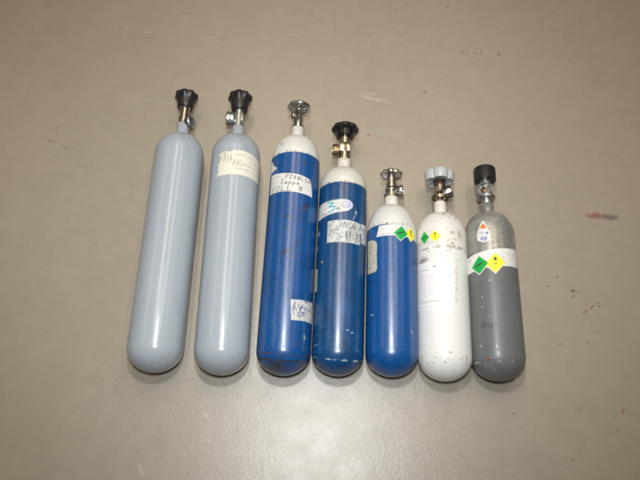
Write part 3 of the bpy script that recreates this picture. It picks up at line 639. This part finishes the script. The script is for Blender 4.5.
# ------------------------------------------------------------------ floor
def floor_mat():
    t = NT('painted_concrete')
    base = t.mix(t.noise(2.2, 4, .55), (.292, .250, .192), (.338, .292, .229))
    base = t.mix(t.ramp(t.noise(11, 5, .6, off=(3, 2, 0)), .35, .7), base, (.328, .283, .221))
    base = t.mix(t.math('MULTIPLY', t.ramp(t.noise(38, 6, .7, off=(8, 3, 0)), .42, .75), .5), base, (.262, .228, .185))
    base = t.mix(t.math('MULTIPLY', t.ramp(t.noise(7, 6, .7, (1, 3, 1), (1, 8, 0), 1.5), .55, .72), .35), base, (.38, .335, .275))
    base = t.mix(t.math('MULTIPLY', t.ramp(t.noise(420, 3, .7), .35, .75), .30), base, (.22, .20, .175))
    # sparse grit and flecks
    d, cc = t.voro(60); sx = t.n.new('ShaderNodeSeparateColor'); t.l.new(cc, sx.inputs[0])
    f = t.math('MULTIPLY', t.math('LESS_THAN', d, .095), t.math('GREATER_THAN', sx.outputs[0], .93))
    base = t.mix(t.math('MULTIPLY', f, .45), base, (.10, .07, .05))
    d, cc = t.voro(34, (5, 5, 0)); sx = t.n.new('ShaderNodeSeparateColor'); t.l.new(cc, sx.inputs[0])
    f = t.math('MULTIPLY', t.math('LESS_THAN', d, .07), t.math('GREATER_THAN', sx.outputs[1], .93))
    base = t.mix(t.math('MULTIPLY', f, .25), base, (.50, .47, .42))
    base = t.mix(t.math('MULTIPLY', t.ramp(t.noise(150, 4, .6, off=(7, 7, 0)), .70, .76), .5), base, (.16, .13, .11))
    warp = t.noise(90, 4, .7); warp2 = t.noise(14, 3, .5, off=(2, 9, 0))
    def at(px, py): q = onplane(px, py, 0); return q.x, q.y
    def mark(px, py, lx, ly, ang, col, op=1, soft=.6, w=warp, wa=.5):
        nonlocal base; op *= .95
        x, y = at(px, py); base = t.mix(t.math('MULTIPLY', t.spot(x, y, lx, ly, math.radians(ang), w, wa, soft), op), base, col)
    RED = (.24, .09, .075); DK = (.085, .07, .06); LT = (.46, .43, .385)
    mark(604, 216.5, .036, .010, -4, (.12, .095, .085), .75, .8); mark(594, 215.5, .026, .010, -3, RED, .95, .8); mark(612, 218, .022, .008, 0, (.10, .09, .08), .6, .8)
    mark(585, 312, .010, .0018, 35, (.20, .05, .035), .9); mark(592, 307, .010, .0019, 38, (.20, .06, .04), .9); mark(597, 303.5, .008, .0016, 20, (.16, .07, .05), .8); mark(599, 306, .003, .0022, 0, (.06, .10, .07), .7)
    mark(573, 291, .005, .0035, 0, DK, .9); mark(577, 292, .008, .0016, 0, (.2, .12, .06), .7); mark(557, 277, .0035, .003, 0, (.16, .09, .06), .8); mark(573, 296.5, .003, .0025, 0, (.12, .06, .04), .8)
    mark(598, 332, .009, .0014, -65, (.22, .13, .10), .7); mark(560, 344.5, .003, .003, 0, (.18, .09, .07), .8); mark(587, 343, .0025, .0025, 0, (.2, .07, .06), .8); mark(548, 286, .002, .003, 0, (.08, .05, .04), .8)
    mark(623, 411, .0026, .007, -10, (.27, .07, .07), .85); mark(618, 430, .002, .003, 0, (.2, .05, .06), .8); mark(580.5, 410, .0025, .009, 0, (.2, .17, .14), .5); mark(573, 460, .003, .003, 0, (.25, .12, .1), .7)
    mark(513.5, 413.5, .0025, .0025, 0, DK, .8); mark(352, 471, .003, .0035, 20, (.16, .05, .05), .9); mark(461, 456, .002, .003, 0, (.2, .1, .08), .8)
    mark(467, 53.5, .0016, .009, 0, DK, .6); mark(475.5, 53, .0055, .0028, 60, DK, .55); mark(481, 52, .0018, .010, -10, DK, .7); mark(498.5, 53.5, .0055, .009, 0, DK, .45, .9); mark(462, 53, .007, .004, 40, DK, .35)
    mark(448, 7, .004, .003, 0, DK, .8); mark(425, 92, .0035, .0035, 0, DK, .7); mark(583, 93, .003, .003, 0, (.22, .08, .06), .8); mark(543, 22, .003, .004, 0, (.2, .12, .08), .8)
    mark(368.5, 135, .0035, .004, 0, (.28, .05, .05), .8); mark(367, 128, .002, .003, 0, (.25, .06, .06), .7); mark(323, 138, .003, .003, 0, DK, .6); mark(567, 89, .002, .002, 0, DK, .7)
    # dark interrupted scratch on the left and pale arcs
    for (a, b, n, wd, col, op) in [((34, 133), (90, 156), 5, .0010, (.17, .13, .10), .65), ((48, 140), (53, 142.5), 1, .0022, DK, .9), ((63, 147.5), (68, 150), 1, .0022, DK, .9),
            ((97, 101), (165, 100), 2, .0013, LT, .40), ((165, 100), (178, 106), 1, .0016, LT, .4), ((222, 98), (262, 66), 2, .0014, LT, .42), ((200, 38), (225, 36), 1, .0013, LT, .4), ((140, 33), (156, 32), 1, .0022, LT, .5), ((210, 33), (225, 33.5), 1, .0020, LT, .4),
            ((205, 93), (222, 98), 1, .0014, LT, .35), ((352, 94), (392, 103), 2, .0040, LT, .75), ((362, 96), (380, 92), 1, .004, LT, .5), ((360, 88), (402, 98), 2, .0020, (.2, .17, .14), .5), ((395, 98), (420, 72), 2, .0012, LT, .32),
            ((372, 5), (372, 150), 2, .0011, (.22, .19, .16), .40), ((138, 462), (143, 478), 1, .0032, LT, .75), ((203, 414), (207, 417), 1, .0035, (.5, .45, .38), .7), ((207, 440), (210, 442), 1, .0025, (.55, .5, .42), .7),
            ((382, 380), (383, 420), 1, .0016, (.2, .18, .16), .40), ((383, 420), (386, 470), 1, .0014, (.2, .18, .16), .35), ((398, 420), (412, 470), 2, .002, LT, .35), ((600, 180), (612, 150), 1, .001, (.3, .15, .1), .35), ((130, 182), (134, 188), 1, .003, (.2, .16, .13), .7), ((71, 412), (72.5, 414), 1, .0028, (.2, .1, .07), .8)]:
        (x0, y0), (x1, y1) = at(*a), at(*b)
        L_ = math.hypot(x1-x0, y1-y0); base = t.mix(t.math('MULTIPLY', t.spot((x0+x1)/2, (y0+y1)/2, L_/2*1.1, wd*1.3, math.atan2(y1-y0, x1-x0), warp, .30, .9), op*.8), base, col)
    h1 = t.noise(22, 4, .55, off=(1, 1, 0)); h2 = t.noise(190, 4, .65); h3 = t.noise(900, 2, .6)
    h = t.math('ADD', t.math('MULTIPLY', h1, .8), t.math('ADD', t.math('MULTIPLY', h2, .48), t.math('MULTIPLY', h3, .10)))
    t.bump(h, .42, .0016)
    r = t.math('ADD', .26, t.math('MULTIPLY', t.noise(17, 5, .65, off=(4, 4, 4)), .20))
    return t.fin(base, r, spec=.8)
bm = bmesh.new(); bmesh.ops.create_grid(bm, x_segments=2, y_segments=2, size=3.0)
fl = link('floor', bm, floor_mat(), sharp=0); fl['kind'] = 'structure'; fl['label'] = 'worn grey-beige painted concrete floor with small stains and scratches'

# ------------------------------------------------------------------ light
W = bpy.data.worlds.new('World'); S.world = W; W.use_nodes = True
nt = W.node_tree; bg = nt.nodes['Background']
tc = nt.nodes.new('ShaderNodeTexCoord'); sp = nt.nodes.new('ShaderNodeSeparateXYZ'); rp = nt.nodes.new('ShaderNodeValToRGB')
nt.links.new(tc.outputs['Generated'], sp.inputs[0]); nt.links.new(sp.outputs[2], rp.inputs[0]); nt.links.new(rp.outputs[0], bg.inputs[0])
rp.color_ramp.elements[0].color = (.10, .085, .07, 1); rp.color_ramp.elements[0].position = 0
rp.color_ramp.elements[1].color = (.62, .49, .34, 1); rp.color_ramp.elements[1].position = .75
bg.inputs[1].default_value = .17
def area(name, loc, sx, sy, power, col, tgt=None):
    l = bpy.data.lights.new(name, 'AREA'); l.shape = 'RECTANGLE'; l.size = sx; l.size_y = sy; l.energy = power; l.color = col
    o = bpy.data.objects.new(name, l); COL.objects.link(o); o.location = loc
    if tgt is not None: o.rotation_euler = (Vector(tgt)-Vector(loc)).to_track_quat('-Z', 'Y').to_euler()
    return o
for x, e in ((-2.2, 7), (-.25, 15), (.74, 10), (2.2, 5)):
    area('ceiling_tube', (x, 1.25, 2.4), .12, 1.9, e, (1, .82, .60))
for (ly, lz, e, rad_) in ((-.38, 1.32, 44, .06), (.02, 1.40, 25, .04)):  # first spot stands in for camera flash; second added for floor sheen and dots
    f = bpy.data.lights.new('flash_and_sheen_spot', 'SPOT'); f.energy = e; f.spot_size = math.radians(88); f.spot_blend = 1; f.shadow_soft_size = rad_; f.color = (.92, .965, 1)
    fo = bpy.data.objects.new('flash_and_sheen_spot', f); COL.objects.link(fo); fo.location = (-.01, ly, lz)
    fo.rotation_euler = (Vector((-.04, .13, 0))-fo.location).to_track_quat('-Z', 'Y').to_euler()

S.render.engine = 'CYCLES'; S.cycles.pixel_filter_type = 'BLACKMAN_HARRIS'; S.cycles.filter_width = 2.1
S.view_settings.view_transform = 'Standard'; S.view_settings.look = 'None'; S.view_settings.exposure = .17; S.view_settings.gamma = 1
S.render.resolution_x = 1024; S.render.resolution_y = 768
